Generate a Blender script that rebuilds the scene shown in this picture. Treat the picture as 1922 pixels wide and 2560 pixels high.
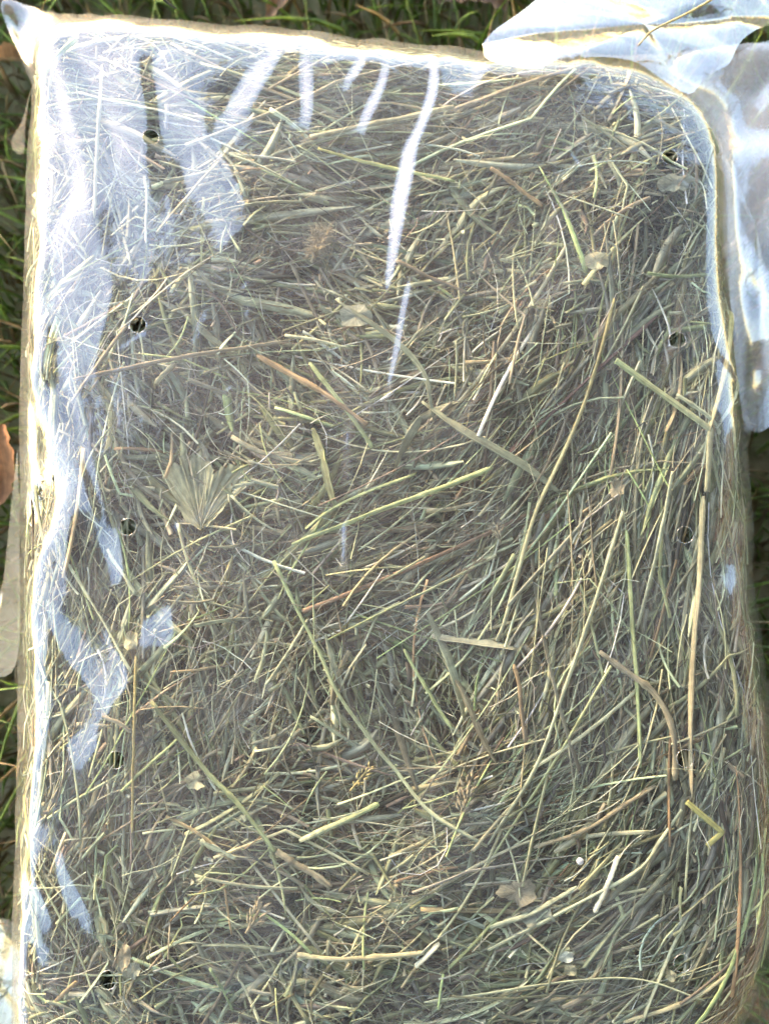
import bpy, math, random
import numpy as np

for o in list(bpy.data.objects):
    bpy.data.objects.remove(o)
rng = np.random.default_rng(7)
random.seed(7)
S = bpy.context.scene
COL = S.collection

# ------------------------------------------------------------------ camera
TILT = math.radians(5.6)
DIST = 0.37
ZT = 0.15                                   # height of the bag's upper face
TV = 0.665                                  # tan of half the vertical field of view
TH = TV * 961.0 / 1280.0
CP = np.array([0.0, -DIST * math.sin(TILT), ZT + DIST * math.cos(TILT)])
FW = np.array([0.0, math.sin(TILT), -math.cos(TILT)])
UP = np.array([0.0, math.cos(TILT), math.sin(TILT)])
cam = bpy.data.cameras.new('camera')
cam.sensor_width = 36.0
cam.lens = 18.0 / TV
cam.clip_start = 0.01
cam.clip_end = 500.0
cam.dof.use_dof = True
cam.dof.focus_distance = DIST - 0.005
cam.dof.aperture_fstop = cam.lens / 5.0
co = bpy.data.objects.new('camera', cam)
co.location = CP
co.rotation_euler = (TILT, 0, 0)
COL.objects.link(co)
S.camera = co

# ------------------------------------------------------------------ sky and sun
SUN_EL, SUN_ROT = math.radians(4.2), math.radians(-40.0)
OPEN_AZ = math.radians(-60.0)          # open side of the unseen roof added overhead, mirrored by the creased film
W = bpy.data.worlds.new("World")
S.world = W
W.use_nodes = True
wn = W.node_tree.nodes
sky = wn.new('ShaderNodeTexSky')
sky.sky_type = 'NISHITA'
sky.sun_disc = False
sky.sun_elevation = SUN_EL
sky.sun_rotation = SUN_ROT
sky.air_density = 1.0
sky.dust_density = 0.6
W.node_tree.links.new(sky.outputs[0], wn['Background'].inputs[0])
wn['Background'].inputs[1].default_value = 0.15
sl = bpy.data.lights.new('sun', 'SUN')
sl.energy = 0.9
sl.angle = math.radians(10)
sl.color = (1.0, 0.82, 0.55)
so = bpy.data.objects.new('sun', sl)
from mathutils import Vector
sd = Vector((math.sin(SUN_ROT) * math.cos(SUN_EL), math.cos(SUN_ROT) * math.cos(SUN_EL), math.sin(SUN_EL)))
so.rotation_euler = sd.to_track_quat('Z', 'Y').to_euler()
COL.objects.link(so)
vs = S.view_settings
vs.view_transform = 'Standard'
vs.look = 'None'
vs.gamma = 1.0
vs.use_curve_mapping = False
vs.exposure = 4.28
vs.use_white_balance = True
vs.white_balance_temperature = 6350
vs.white_balance_tint = 23
S.cycles.max_bounces = 5
S.cycles.diffuse_bounces = 3
S.cycles.glossy_bounces = 2
S.cycles.transmission_bounces = 2
S.cycles.use_adaptive_sampling = True
S.cycles.adaptive_threshold = 0.025
S.cycles.transparent_max_bounces = 24
S.cycles.use_denoising = True
S.cycles.caustics_reflective = False
S.cycles.caustics_refractive = False

# ------------------------------------------------------------------ helpers
def unproj(px, py, z):
    px = np.asarray(px, float); py = np.asarray(py, float)
    x = (px - 961.0) / 961.0 * TH
    y = (1280.0 - py) / 1280.0 * TV
    dx = x
    dy = FW[1] + y * UP[1]
    dz = FW[2] + y * UP[2]
    t = (z - CP[2]) / dz
    return np.stack([CP[0] + t * dx, CP[1] + t * dy], -1)

def proj(P):
    d = P - CP
    w = d @ FW
    x = d[..., 0] / w
    y = (d @ UP) / w
    return np.stack([961.0 + x / TH * 961.0, 1280.0 - y / TV * 1280.0], -1)

def link(name, me, mat, parent=None):
    o = bpy.data.objects.new(name, me)
    COL.objects.link(o)
    if mat is not None:
        me.materials.append(mat)
    if parent is not None:
        o.parent = parent
    return o

def tag(o, label=None, cat=None, group=None, kind=None):
    if label: o['label'] = label
    if cat: o['category'] = cat
    if group: o['group'] = group
    if kind: o['kind'] = kind
    return o

def empty(name, loc=(0, 0, 0)):
    o = bpy.data.objects.new(name, None)
    o.location = loc
    o.empty_display_size = 0.01
    COL.objects.link(o)
    return o

def mesh_np(name, V, Q, col=None, uv=None, smooth=True):
    """V (n,3), Q (m,4) quads or (m,3) tris; col (n,3) per point; uv (n,2) per point."""
    me = bpy.data.meshes.new(name)
    V = np.ascontiguousarray(V, dtype=np.float32)
    Q = np.ascontiguousarray(Q, dtype=np.int32)
    k = Q.shape[1]
    me.vertices.add(len(V)); me.vertices.foreach_set('co', V.ravel())
    me.loops.add(Q.size); me.loops.foreach_set('vertex_index', Q.ravel())
    me.polygons.add(len(Q))
    me.polygons.foreach_set('loop_start', np.arange(len(Q), dtype=np.int32) * k)
    if smooth:
        me.polygons.foreach_set('use_smooth', np.ones(len(Q), dtype=bool))
    if uv is not None:
        l = me.uv_layers.new(name='UVMap')
        l.data.foreach_set('uv', np.ascontiguousarray(uv[Q.ravel()], dtype=np.float32).ravel())
    if col is not None:
        a = me.color_attributes.new('Col', 'FLOAT_COLOR', 'POINT')
        c4 = np.ones((len(V), 4), np.float32); c4[:, :3] = col
        a.data.foreach_set('color', c4.ravel())
    me.update(); me.validate()
    return me

# ------------------------------------------------------------------ materials
def newmat(name):
    m = bpy.data.materials.new(name)
    m.use_nodes = True
    m.node_tree.nodes.clear()
    return m, m.node_tree.nodes, m.node_tree.links

def nd(nodes, t, **kw):
    n = nodes.new(t)
    for k, v in kw.items():
        setattr(n, k, v)
    return n

def hay_material(name='hay_fibre', trans=.18):
    m, n, L = newmat(name)
    out = nd(n, 'ShaderNodeOutputMaterial')
    b = nd(n, 'ShaderNodeBsdfPrincipled')
    at = nd(n, 'ShaderNodeAttribute', attribute_name='Col')
    uv = nd(n, 'ShaderNodeUVMap')
    mp = nd(n, 'ShaderNodeMapping'); mp.inputs['Scale'].default_value = (16, 0.35, 1)
    no = nd(n, 'ShaderNodeTexNoise'); no.inputs['Scale'].default_value = 1.0; no.inputs['Detail'].default_value = 4
    L.new(uv.outputs[0], mp.inputs[0]); L.new(mp.outputs[0], no.inputs['Vector'])
    r = nd(n, 'ShaderNodeMapRange'); r.inputs[1].default_value = .3; r.inputs[2].default_value = .7
    r.inputs[3].default_value = .62; r.inputs[4].default_value = 1.28
    L.new(no.outputs[0], r.inputs[0])
    geo = nd(n, 'ShaderNodeTexCoord')
    n2 = nd(n, 'ShaderNodeTexNoise'); n2.inputs['Scale'].default_value = 260; n2.inputs['Detail'].default_value = 3
    L.new(geo.outputs['Object'], n2.inputs['Vector'])
    r2 = nd(n, 'ShaderNodeMapRange'); r2.inputs[1].default_value = .3; r2.inputs[2].default_value = .7
    r2.inputs[3].default_value = .75; r2.inputs[4].default_value = 1.2
    L.new(n2.outputs[0], r2.inputs[0])
    mul = nd(n, 'ShaderNodeMath', operation='MULTIPLY')
    L.new(r.outputs[0], mul.inputs[0]); L.new(r2.outputs[0], mul.inputs[1])
    vm = nd(n, 'ShaderNodeVectorMath', operation='SCALE')
    L.new(at.outputs['Color'], vm.inputs[0]); L.new(mul.outputs[0], vm.inputs['Scale'])
    L.new(vm.outputs[0], b.inputs['Base Color'])
    b.inputs['Roughness'].default_value = .65
    b.inputs['Specular IOR Level'].default_value = .2
    bp = nd(n, 'ShaderNodeBump'); bp.inputs['Strength'].default_value = .35; bp.inputs['Distance'].default_value = .0004
    L.new(no.outputs[0], bp.inputs['Height']); L.new(bp.outputs[0], b.inputs['Normal'])
    tr = nd(n, 'ShaderNodeBsdfTranslucent'); L.new(vm.outputs[0], tr.inputs[0])
    mx = nd(n, 'ShaderNodeMixShader'); mx.inputs[0].default_value = trans
    L.new(b.outputs[0], mx.inputs[1]); L.new(tr.outputs[0], mx.inputs[2])
    L.new(mx.outputs[0], out.inputs[0])
    return m

def film_material(name, r0=.11, haze=.016, haze_var=.085, rough=.035, bump=.13, veil=.07):
    m, n, L = newmat(name)
    out = nd(n, 'ShaderNodeOutputMaterial')
    tc = nd(n, 'ShaderNodeTexCoord')
    # fine relief: stems pressing on the film and small crinkles
    n1 = nd(n, 'ShaderNodeTexNoise'); n1.inputs['Scale'].default_value = 95; n1.inputs['Detail'].default_value = 5; n1.inputs['Roughness'].default_value = .55
    L.new(tc.outputs['Object'], n1.inputs['Vector'])
    bp = nd(n, 'ShaderNodeBump'); bp.inputs['Strength'].default_value = bump; bp.inputs['Distance'].default_value = .002
    L.new(n1.outputs[0], bp.inputs['Height'])
    lw = nd(n, 'ShaderNodeLayerWeight'); lw.inputs['Blend'].default_value = .5
    pw = nd(n, 'ShaderNodeMath', operation='POWER'); pw.inputs[1].default_value = 5.0
    L.new(lw.outputs['Facing'], pw.inputs[0])
    fr = nd(n, 'ShaderNodeMapRange'); fr.inputs[3].default_value = r0; fr.inputs[4].default_value = .30
    L.new(pw.outputs[0], fr.inputs[0])
    gl = nd(n, 'ShaderNodeBsdfGlossy'); gl.inputs['Roughness'].default_value = rough
    gl.inputs['Color'].default_value = (.97, .97, 1, 1)
    L.new(bp.outputs[0], gl.inputs['Normal'])
    tp = nd(n, 'ShaderNodeBsdfTransparent'); tp.inputs[0].default_value = (.96, .965, .96, 1)
    # milky haze of the plastic, uneven with hay dust
    df = nd(n, 'ShaderNodeBsdfDiffuse'); df.inputs[0].default_value = (.8, .81, .82, 1)
    tl = nd(n, 'ShaderNodeBsdfTranslucent'); tl.inputs[0].default_value = (.8, .81, .8, 1)
    dm = nd(n, 'ShaderNodeMixShader'); dm.inputs[0].default_value = .35
    L.new(df.outputs[0], dm.inputs[1]); L.new(tl.outputs[0], dm.inputs[2])
    n2 = nd(n, 'ShaderNodeTexNoise'); n2.inputs['Scale'].default_value = 22; n2.inputs['Detail'].default_value = 6; n2.inputs['Roughness'].default_value = .65
    L.new(tc.outputs['Object'], n2.inputs['Vector'])
    hr = nd(n, 'ShaderNodeMapRange'); hr.inputs[1].default_value = .45; hr.inputs[2].default_value = .75
    hr.inputs[3].default_value = haze; hr.inputs[4].default_value = haze + haze_var
    L.new(n2.outputs[0], hr.inputs[0])
    # dust specks
    vo = nd(n, 'ShaderNodeTexVoronoi'); vo.inputs['Scale'].default_value = 420
    L.new(tc.outputs['Object'], vo.inputs['Vector'])
    sp = nd(n, 'ShaderNodeMath', operation='LESS_THAN'); sp.inputs[1].default_value = .11
    L.new(vo.outputs['Distance'], sp.inputs[0])
    sm = nd(n, 'ShaderNodeMath', operation='MULTIPLY'); sm.inputs[1].default_value = .22
    L.new(sp.outputs[0], sm.inputs[0])
    ad = nd(n, 'ShaderNodeMath', operation='ADD'); L.new(hr.outputs[0], ad.inputs[0]); L.new(sm.outputs[0], ad.inputs[1])
    m1 = nd(n, 'ShaderNodeMixShader')
    L.new(ad.outputs[0], m1.inputs[0]); L.new(tp.outputs[0], m1.inputs[1]); L.new(dm.outputs[0], m1.inputs[2])
    m2 = nd(n, 'ShaderNodeMixShader')
    L.new(fr.outputs[0], m2.inputs[0]); L.new(m1.outputs[0], m2.inputs[1]); L.new(gl.outputs[0], m2.inputs[2])
    gr = nd(n, 'ShaderNodeBsdfGlossy'); gr.inputs['Roughness'].default_value = .42
    m3 = nd(n, 'ShaderNodeMixShader'); m3.inputs[0].default_value = veil
    L.new(m2.outputs[0], m3.inputs[1]); L.new(gr.outputs[0], m3.inputs[2])
    L.new(m3.outputs[0], out.inputs[0])
    return m

def plain_mat(name, c1, c2, scale, rough=.8, bump=0.0):
    m, n, L = newmat(name)
    out = nd(n, 'ShaderNodeOutputMaterial'); b = nd(n, 'ShaderNodeBsdfPrincipled')
    tc = nd(n, 'ShaderNodeTexCoord')
    no = nd(n, 'ShaderNodeTexNoise'); no.inputs['Scale'].default_value = scale; no.inputs['Detail'].default_value = 6
    L.new(tc.outputs['Object'], no.inputs['Vector'])
    mx = nd(n, 'ShaderNodeMix', data_type='RGBA')
    rr = nd(n, 'ShaderNodeMapRange'); rr.inputs[1].default_value = .35; rr.inputs[2].default_value = .65
    L.new(no.outputs[0], rr.inputs[0]); L.new(rr.outputs[0], mx.inputs[0])
    mx.inputs[6].default_value = (*c1, 1); mx.inputs[7].default_value = (*c2, 1)
    L.new(mx.outputs[2], b.inputs['Base Color']); b.inputs['Roughness'].default_value = rough
    b.inputs['Specular IOR Level'].default_value = .25
    if bump:
        bp = nd(n, 'ShaderNodeBump'); bp.inputs['Distance'].default_value = bump
        L.new(no.outputs[0], bp.inputs['Height']); L.new(bp.outputs[0], b.inputs['Normal'])
    L.new(b.outputs[0], out.inputs[0])
    return m

M_HAY = hay_material()
M_GRASS = hay_material('grass_blade', .5)
M_FILM = film_material('clear_film')
M_FLAP = film_material('clear_film_loose', r0=.16, haze=.04, haze_var=.10, rough=.05, bump=.12)
M_GUSSET = film_material('dusty_gusset_film', r0=.12, haze=.15, haze_var=.24, rough=.2, bump=.1)
M_RIM = film_material('cut_film_rim', r0=.25, haze=.12, haze_var=.02, rough=.12, bump=0)
M_SOIL = plain_mat('soil', (.035, .026, .017), (.085, .062, .036), 40, .95, .01)
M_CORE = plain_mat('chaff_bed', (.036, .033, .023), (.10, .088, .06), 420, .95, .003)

# ------------------------------------------------------------------ outlines
FILM_PX = [(-45, -60), (100, -18), (290, 0), (420, 15), (640, 45), (760, 52), (900, 62), (955, 52), (1000, 68), (1100, 82),
           (1190, 95), (1300, 98), (1500, 96), (1700, 85), (1900, 60), (2010, 70), (2030, 200), (2020, 500), (1990, 800), (1940, 980),
           (1908, 1060), (1900, 1180), (1902, 1330), (1900, 1390), (1888, 1450), (1896, 1510), (1912, 1570), (1928, 1680), (1938, 1780),
           (1946, 1920), (1952, 2200), (1950, 2390), (1936, 2480), (1912, 2550), (1860, 2660), (1660, 2760), (960, 2820), (300, 2850),
           (70, 2830), (28, 2760), (24, 2600), (24, 2480), (24, 2300), (27, 2100), (33, 1990), (38, 1880), (41, 1700), (42, 1500), (38, 1300), (40, 1100),
           (42, 900), (38, 700), (41, 560), (47, 430), (62, 310), (78, 205), (30, 135), (-10, 25)]
HAY_PX = [(105, 62), (200, 60), (300, 70), (600, 78), (750, 95), (900, 110), (1100, 128), (1300, 150), (1480, 150), (1600, 172), (1720, 235),
          (1785, 310), (1804, 420), (1806, 600), (1815, 720), (1845, 900), (1858, 1100), (1872, 1300), (1872, 1460), (1892, 1600),
          (1914, 1750), (1928, 1950), (1936, 2150), (1928, 2340), (1892, 2460), (1830, 2560), (1660, 2690), (1200, 2760), (700, 2810),
          (200, 2820), (70, 2780), (44, 2650), (44, 2400), (46, 2100), (52, 1800), (58, 1400), (60, 1000), (64, 700), (74, 450), (88, 250), (90, 120)]
CEN = unproj(961, 1330, 0.125)

def polar(poly, z, grow, n=1440, smooth=6):
    q = unproj([p[0] for p in poly], [p[1] for p in poly], z) - CEN
    q = np.vstack([q, q[:1]])
    pts = []
    for i in range(len(q) - 1):
        t = np.linspace(0, 1, 60, endpoint=False)[:, None]
        pts.append(q[i] * (1 - t) + q[i + 1] * t)
    pts = np.vstack(pts)
    ph = np.arctan2(pts[:, 1], pts[:, 0]); r = np.hypot(pts[:, 0], pts[:, 1]) + grow
    o = np.argsort(ph); ph, r = ph[o], r[o]
    g = np.linspace(-math.pi, math.pi, n, endpoint=False)
    rr = np.interp(g, ph, r, period=2 * math.pi)
    k = np.exp(-0.5 * (np.arange(-3 * smooth, 3 * smooth + 1) / smooth) ** 2); k /= k.sum()
    rr = np.convolve(np.concatenate([rr[-3 * smooth:], rr, rr[:3 * smooth]]), k, 'valid')
    return g, rr

G, RH_T = polar(HAY_PX, .122, .004)
_, RF_T = polar(FILM_PX, .118, .000, smooth=2)
_s = G * RF_T
RF_T = np.maximum(RF_T, RH_T + .002) + .0009 * np.sin(_s * 70 + 2 * np.sin(_s * 19)) + .0005 * np.sin(_s * 190 + 3 * np.sin(_s * 33))
def RH(phi): return np.interp(phi, G, RH_T, period=2 * math.pi)
def RF(phi): return np.interp(phi, G, RF_T, period=2 * math.pi)

A_E, B_E = 0.033, 0.050          # rounding of the bale's edge, across and down
HTOP = ZT - 0.006

def wob(x, y, f, seed, n=9):
    r_ = np.random.default_rng(seed)
    h = np.zeros(np.shape(x))
    for _ in range(n):
        a = r_.uniform(0, 2 * math.pi); k = f * math.exp(r_.normal(0, .45))
        h = h + np.sin((x * math.cos(a) + y * math.sin(a)) * k + r_.uniform(0, 6.28))
    return h / math.sqrt(n)

HOLES = [(377, 343), (345, 812), (320, 1317), (290, 1900), (270, 2450), (1673, 392), (1692, 850), (1711, 1337), (1712, 1896), (1705, 2408)]
HOLE_XY = np.array([unproj(a, b, ZT - .004) for a, b in HOLES])

def lumps(x, y):
    return (.0014 * np.sin(31 * x + 1.3) * np.sin(27 * y + .4) + .0010 * np.sin(67 * x - 40 * y) +
            .0008 * np.sin(52 * y + 71 * x + 2.0))

def surf(q, off):
    """Flat point q on the unrolled bale, off metres above its skin -> (point, normal)."""
    d = q - CEN
    phi = np.arctan2(d[..., 1], d[..., 0]); r = np.hypot(d[..., 0], d[..., 1])
    R = RH(phi)
    th = np.clip((r - (R - A_E)) / A_E, 0, math.pi / 2)
    ex = np.maximum(r - (R - A_E) - A_E * math.pi / 2, 0)
    rad = np.where(th > 0, R - A_E + (A_E + off) * np.sin(th), r)
    z = HTOP - B_E + (B_E + off) * np.cos(th) - ex + lumps(d[..., 0], d[..., 1]) * np.cos(th)
    z = z - .006 * (np.minimum(r / R, 1)) ** 4
    for hx, hy in HOLE_XY:                         # hollow added behind each air hole to make it look dark
        z = z - .0022 * np.exp(-(((q[..., 0] - hx) ** 2 + (q[..., 1] - hy) ** 2) / .0062 ** 2) ** 2)
    z = np.maximum(z, .012)
    c, s = np.cos(phi), np.sin(phi)
    P = np.stack([CEN[0] + rad * c, CEN[1] + rad * s, z], -1)
    N = np.stack([c * np.sin(th), s * np.sin(th), np.cos(th)], -1)
    return P, N

def flat_from_px(px, py, off=0.002):
    """Flat (unrolled) position whose place on the bale shows at the given pixel."""
    tgt = np.stack([np.asarray(px, float), np.asarray(py, float)], -1)
    q = unproj(tgt[..., 0], tgt[..., 1], HTOP)
    for _ in range(8):
        P, _n = surf(q, off)
        e = tgt - proj(P)
        q = q + .7 * np.stack([e[..., 0], -e[..., 1]], -1) * .000192
    return q

# ------------------------------------------------------------------ tubes
def tube_batch(P, N, w, flat, col, M=4, uvlen=None, cap=False):
    """P (n,K,3) centre lines, N (n,K,3) normals, w (n,K) widths, flat (n,) thickness/width, col (n,K,3)."""
    n, K, _ = P.shape
    T = np.gradient(P, axis=1)
    T /= np.linalg.norm(T, axis=2, keepdims=True) + 1e-12
    B = np.cross(N, T); B /= np.linalg.norm(B, axis=2, keepdims=True) + 1e-12
    N2 = np.cross(T, B)
    a = np.arange(M) / M * 2 * math.pi
    ca, sa = np.cos(a), np.sin(a)
    V = (P[:, :, None, :] + B[:, :, None, :] * (ca * .5)[None, None, :, None] * w[:, :, None, None]
         + N2[:, :, None, :] * (sa * .5)[None, None, :, None] * (w * flat[:, None])[:, :, None, None])
    idx = np.arange(n * K * M).reshape(n, K, M)
    i0 = idx[:, :-1, :]; i1 = idx[:, 1:, :]
    Q = np.stack([i0, np.roll(i0, -1, 2), np.roll(i1, -1, 2), i1], -1).reshape(-1, 4)
    seg = np.linalg.norm(np.diff(P, axis=1), axis=2)
    v = np.concatenate([np.zeros((n, 1)), np.cumsum(seg, 1)], 1) * 100
    v = v + (np.arange(n) * 7.31 % 97)[:, None]
    uv = np.stack([np.broadcast_to((np.arange(M) / M)[None, None, :] + (np.arange(n) * .37 % 5)[:, None, None], (n, K, M)),
                   np.broadcast_to(v[:, :, None], (n, K, M))], -1)
    c = np.broadcast_to(col[:, :, None, :], (n, K, M, 3))
    V = V.reshape(-1, 3); uv = uv.reshape(-1, 2); c = c.reshape(-1, 3)
    if cap and M % 2 == 0 and M >= 6:
        caps = []
        for row in (idx[:, 0, ::-1], idx[:, -1, :]):
            for j in range(1, M - 2, 2):
                caps.append(np.stack([row[:, 0], row[:, j], row[:, j + 1], row[:, j + 2]], -1))
        Q = np.vstack([Q] + caps)
    elif cap and M == 4:
        Q = np.vstack([Q, idx[:, 0, ::-1], idx[:, -1, :]])
    return V, Q, c, uv

def catmull(pts, K):
    p = np.asarray(pts, float)
    if len(p) == 2:
        t = np.linspace(0, 1, K)[:, None]
        return p[0] * (1 - t) + p[1] * t
    e = np.vstack([2 * p[0] - p[1], p, 2 * p[-1] - p[-2]])
    out = []
    segs = len(p) - 1
    for u in np.linspace(0, segs, K):
        i = min(int(u), segs - 1); t = u - i
        a, b, c, d = e[i], e[i + 1], e[i + 2], e[i + 3]
        out.append(.5 * (2 * b + (c - a) * t + (2 * a - 5 * b + 4 * c - d) * t * t + (3 * b - a - 3 * c + d) * t ** 3))
    return np.array(out)

PAL = {
    'greygreen': (.325, .34, .23), 'olive': (.27, .285, .155), 'pale': (.56, .585, .41), 'green': (.46, .53, .27),
    'straw': (.53, .49, .32), 'golden': (.60, .50, .23), 'tan': (.40, .345, .24), 'brown': (.23, .195, .145), 'orange': (.42, .30, .175),
    'red': (.19, .115, .10), 'dark': (.075, .073, .058), 'white': (.72, .73, .62), 'yellow': (.60, .55, .20), 'grey': (.35, .355, .275),
}
PAL = {k_: (c_[0] * .99, c_[1] * 1.0, c_[2] * .90) for k_, c_ in PAL.items()}      # sun-cured: a touch yellower

# ------------------------------------------------------------------ ground and lawn
gm = mesh_np('ground', np.array([[-150, -150, 0], [150, -150, 0], [150, 150, 0], [-150, 150, 0]], float), np.array([[0, 1, 2, 3]]))
M_LAND = plain_mat('turf_soil', (.16, .18, .07), (.34, .30, .17), 35, .95, .01)
tag(link('ground', gm, M_LAND), kind='structure')

def make_grass(n, hmin, hmax, dry, ext=.3):
    e = ext - .3
    xy = np.stack([rng.uniform(-.62 - e, .62 + e, n), rng.uniform(-.62 - e, .75 + e, n)], -1)
    d = xy - CEN
    phi = np.arctan2(d[:, 1], d[:, 0]); r = np.hypot(d[:, 0], d[:, 1])
    keep = (r > RF(phi) + .000) & (r < RF(phi) + ext) & ((ext < .31) | (r > RF(phi) + .2))
    xy, phi, r = xy[keep], phi[keep], r[keep]
    n = len(xy); K = 5
    h = rng.uniform(hmin, hmax, n)
    az = rng.uniform(0, 2 * math.pi, n)
    lean = rng.uniform(.15, 1.1, n)
    gap = np.minimum(1, (r - RF(phi)) / .05)
    dirx = np.cos(az) * gap + np.cos(phi) * (1 - gap) * .6
    diry = np.sin(az) * gap + np.sin(phi) * (1 - gap) * .6
    t = np.linspace(0, 1, K)[None, :]
    bend = lean[:, None] * t ** 1.7
    P = np.stack([xy[:, :1] + dirx[:, None] * h[:, None] * bend, xy[:, 1:] + diry[:, None] * h[:, None] * bend,
                  h[:, None] * t * (1 - .28 * lean[:, None] * t)], -1)
    N = np.stack([np.broadcast_to(-np.sin(az + .4)[:, None], (n, K)), np.broadcast_to(np.cos(az + .4)[:, None], (n, K)),
                  np.full((n, K), .35)], -1)
    w = rng.uniform(.0018, .0042, n)[:, None] * (1 - t ** 2.2 * .93)
    g1 = np.array([.22, .34, .10]); g2 = np.array([.40, .52, .20]); g3 = np.array([.52, .44, .27]); g4 = np.array([.30, .23, .14])
    m = rng.random(n)[:, None]
    c = g1 * (1 - m) + g2 * m
    isd = rng.random(n) < dry
    m2 = rng.random(n)[:, None]
    c = np.where(isd[:, None], g3 * (1 - m2) + g4 * m2, c)
    c = np.broadcast_to(c[:, None, :], (n, K, 3))
    return tube_batch(P, N, w, np.full(n, .12), c, M=4)

def merge(parts):
    V, Q, C, U = [], [], [], []
    o = 0
    for v, q, c, u in parts:
        V.append(v); Q.append(q + o); C.append(c); U.append(u); o += len(v)
    return np.vstack(V), np.vstack(Q), np.vstack(C), np.vstack(U)

V, Q, C, U = merge([make_grass(8500, .035, .09, .35), make_grass(34000, .010, .04, .55), make_grass(42000, .03, .09, .35, 1.6)])
tag(link('lawn_grass', mesh_np('lawn_grass', V, Q, C, U), M_GRASS),
    'uneven green lawn grass with dry blades around the bag', 'grass', kind='stuff')

# ------------------------------------------------------------------ unseen roof and wall added to shade the bag and darken the film's reflections
M_BLOCKER = plain_mat('dark_blocker', (.035, .026, .02), (.06, .045, .032), 6, .8)
light_blocker = empty('blocker_roof', (0, 0, 0))
tag(light_blocker, 'unseen dark light blocker added overhead, mirrored as the dark part of the film', 'light blocker')
def pbox(name, x0, x1, y0, y1, z0, z1):
    v = np.array([[x, y, z] for x in (x0, x1) for y in (y0, y1) for z in (z0, z1)], float) 
    q = np.array([[0, 1, 3, 2], [4, 6, 7, 5], [0, 4, 5, 1], [2, 3, 7, 6], [0, 2, 6, 4], [1, 5, 7, 3]])
    return link(name, mesh_np(name, v, q, smooth=False), M_BLOCKER, light_blocker)
RX0, RX1, RY0, RY1, RZ = -1.2, 3.0, -3.0, 2.15, 2.2
light_blocker.rotation_euler = (0, 0, math.radians(-30))
nb = 20
bw = (RY1 - RY0) / nb
for i in range(nb):
    pbox('blocker_board', RX0, RX1, RY0 + i * bw + .001, RY0 + (i + 1) * bw - .001, RZ, RZ + .022)
for xx in (RX0 + .05, .9, RX1 - .06):
    pbox('blocker_beam', xx, xx + .05, RY0 - .05, RY1 + .05, RZ - .10, RZ - .002)
for xx in (.9, RX1 - .06):
    for yy in (RY0, RY1 - .06):
        pbox('blocker_post', xx, xx + .06, yy, yy + .06, 0, RZ - .103)
for i in range(14):  # unseen wall, added to keep the right side dark
    pbox('blocker_wall', 2.30, 2.33, RY0, RY1, .02 + i * .14, .155 + i * .14)

# ------------------------------------------------------------------ the hay: bed, loose mass, straws
hay = empty('compressed_hay', (CEN[0], CEN[1], .012))
tag(hay, 'block of compressed grey green hay filling the clear bag', 'hay')
HOFF = np.array([CEN[0], CEN[1], .012])

def child(o):
    """Keep a part that was built in world coordinates in place under the hay's empty."""
    o.location = (-HOFF[0], -HOFF[1], -HOFF[2])

def grid_surface(nu, nv, off):
    u = np.linspace(-1, 1, nu); v = np.linspace(-1, 1, nv)
    uu, vv = np.meshgrid(u, v)
    rho = np.maximum(np.abs(uu), np.abs(vv))
    ph = np.arctan2(vv * .26, uu * .185)
    rmax = RH(ph) - A_E + A_E * math.pi / 2 + .07
    q = CEN + np.stack([np.cos(ph) * rho * rmax, np.sin(ph) * rho * rmax], -1)
    P, N = surf(q, off)
    idx = np.arange(nu * nv).reshape(nv, nu)
    Qd = np.stack([idx[:-1, :-1], idx[:-1, 1:], idx[1:, 1:], idx[1:, :-1]], -1).reshape(-1, 4)
    return P.reshape(-1, 3), Qd

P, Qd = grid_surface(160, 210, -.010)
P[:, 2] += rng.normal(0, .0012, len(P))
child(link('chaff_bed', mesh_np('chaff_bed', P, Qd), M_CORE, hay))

ANCH = np.array([
    (250, 200, -15, 55, 1.1), (700, 200, -4, 16, 1.9), (1100, 250, 6, 18, 1.9), (700, 400, -10, 38, 1.4), (1000, 450, 10, 50, 1.1),
    (1300, 450, 45, 50, 1), (1650, 350, 20, 70, .8), (1700, 600, 60, 50, 1), (200, 600, 80, 45, 1), (500, 700, 20, 55, 1), (800, 750, -30, 45, 1),
    (1150, 700, 30, 50, 1), (1400, 850, 65, 20, 1.4), (1350, 1150, 55, 20, 1.5), (1600, 1000, 62, 28, 1.3), (1780, 1200, 88, 11, 1.9),
    (130, 1100, 80, 35, 1), (350, 1100, -45, 55, 1), (600, 1200, -50, 65, .9), (900, 1250, 25, 38, 1.3), (1000, 1450, 20, 22, 1.5), (700, 1600, 60, 65, 1),
    (1000, 1700, -60, 50, 1), (1400, 1600, 65, 22, 1.5), (1700, 1600, 80, 38, 1.2), (120, 1600, 84, 20, 1.4), (120, 2000, 82, 22, 1.3),
    (400, 1900, 60, 55, 1), (600, 2100, -20, 60, .9), (900, 2100, 20, 45, 1), (1300, 2100, 35, 30, 1.4), (1600, 2200, 40, 38, 1.2), (1850, 2100, 86, 14, 1.4),
    (300, 2300, 70, 45, 1), (700, 2300, 10, 40, .9), (1100, 2350, 0, 40, .9), (1500, 2460, 14, 15, 1.6), (1800, 2400, 50, 25, 1.2), (300, 2520, -20, 55, .55),
    (800, 2500, 10, 70, .5), (1200, 2540, 20, 45, .6)], float)

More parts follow.
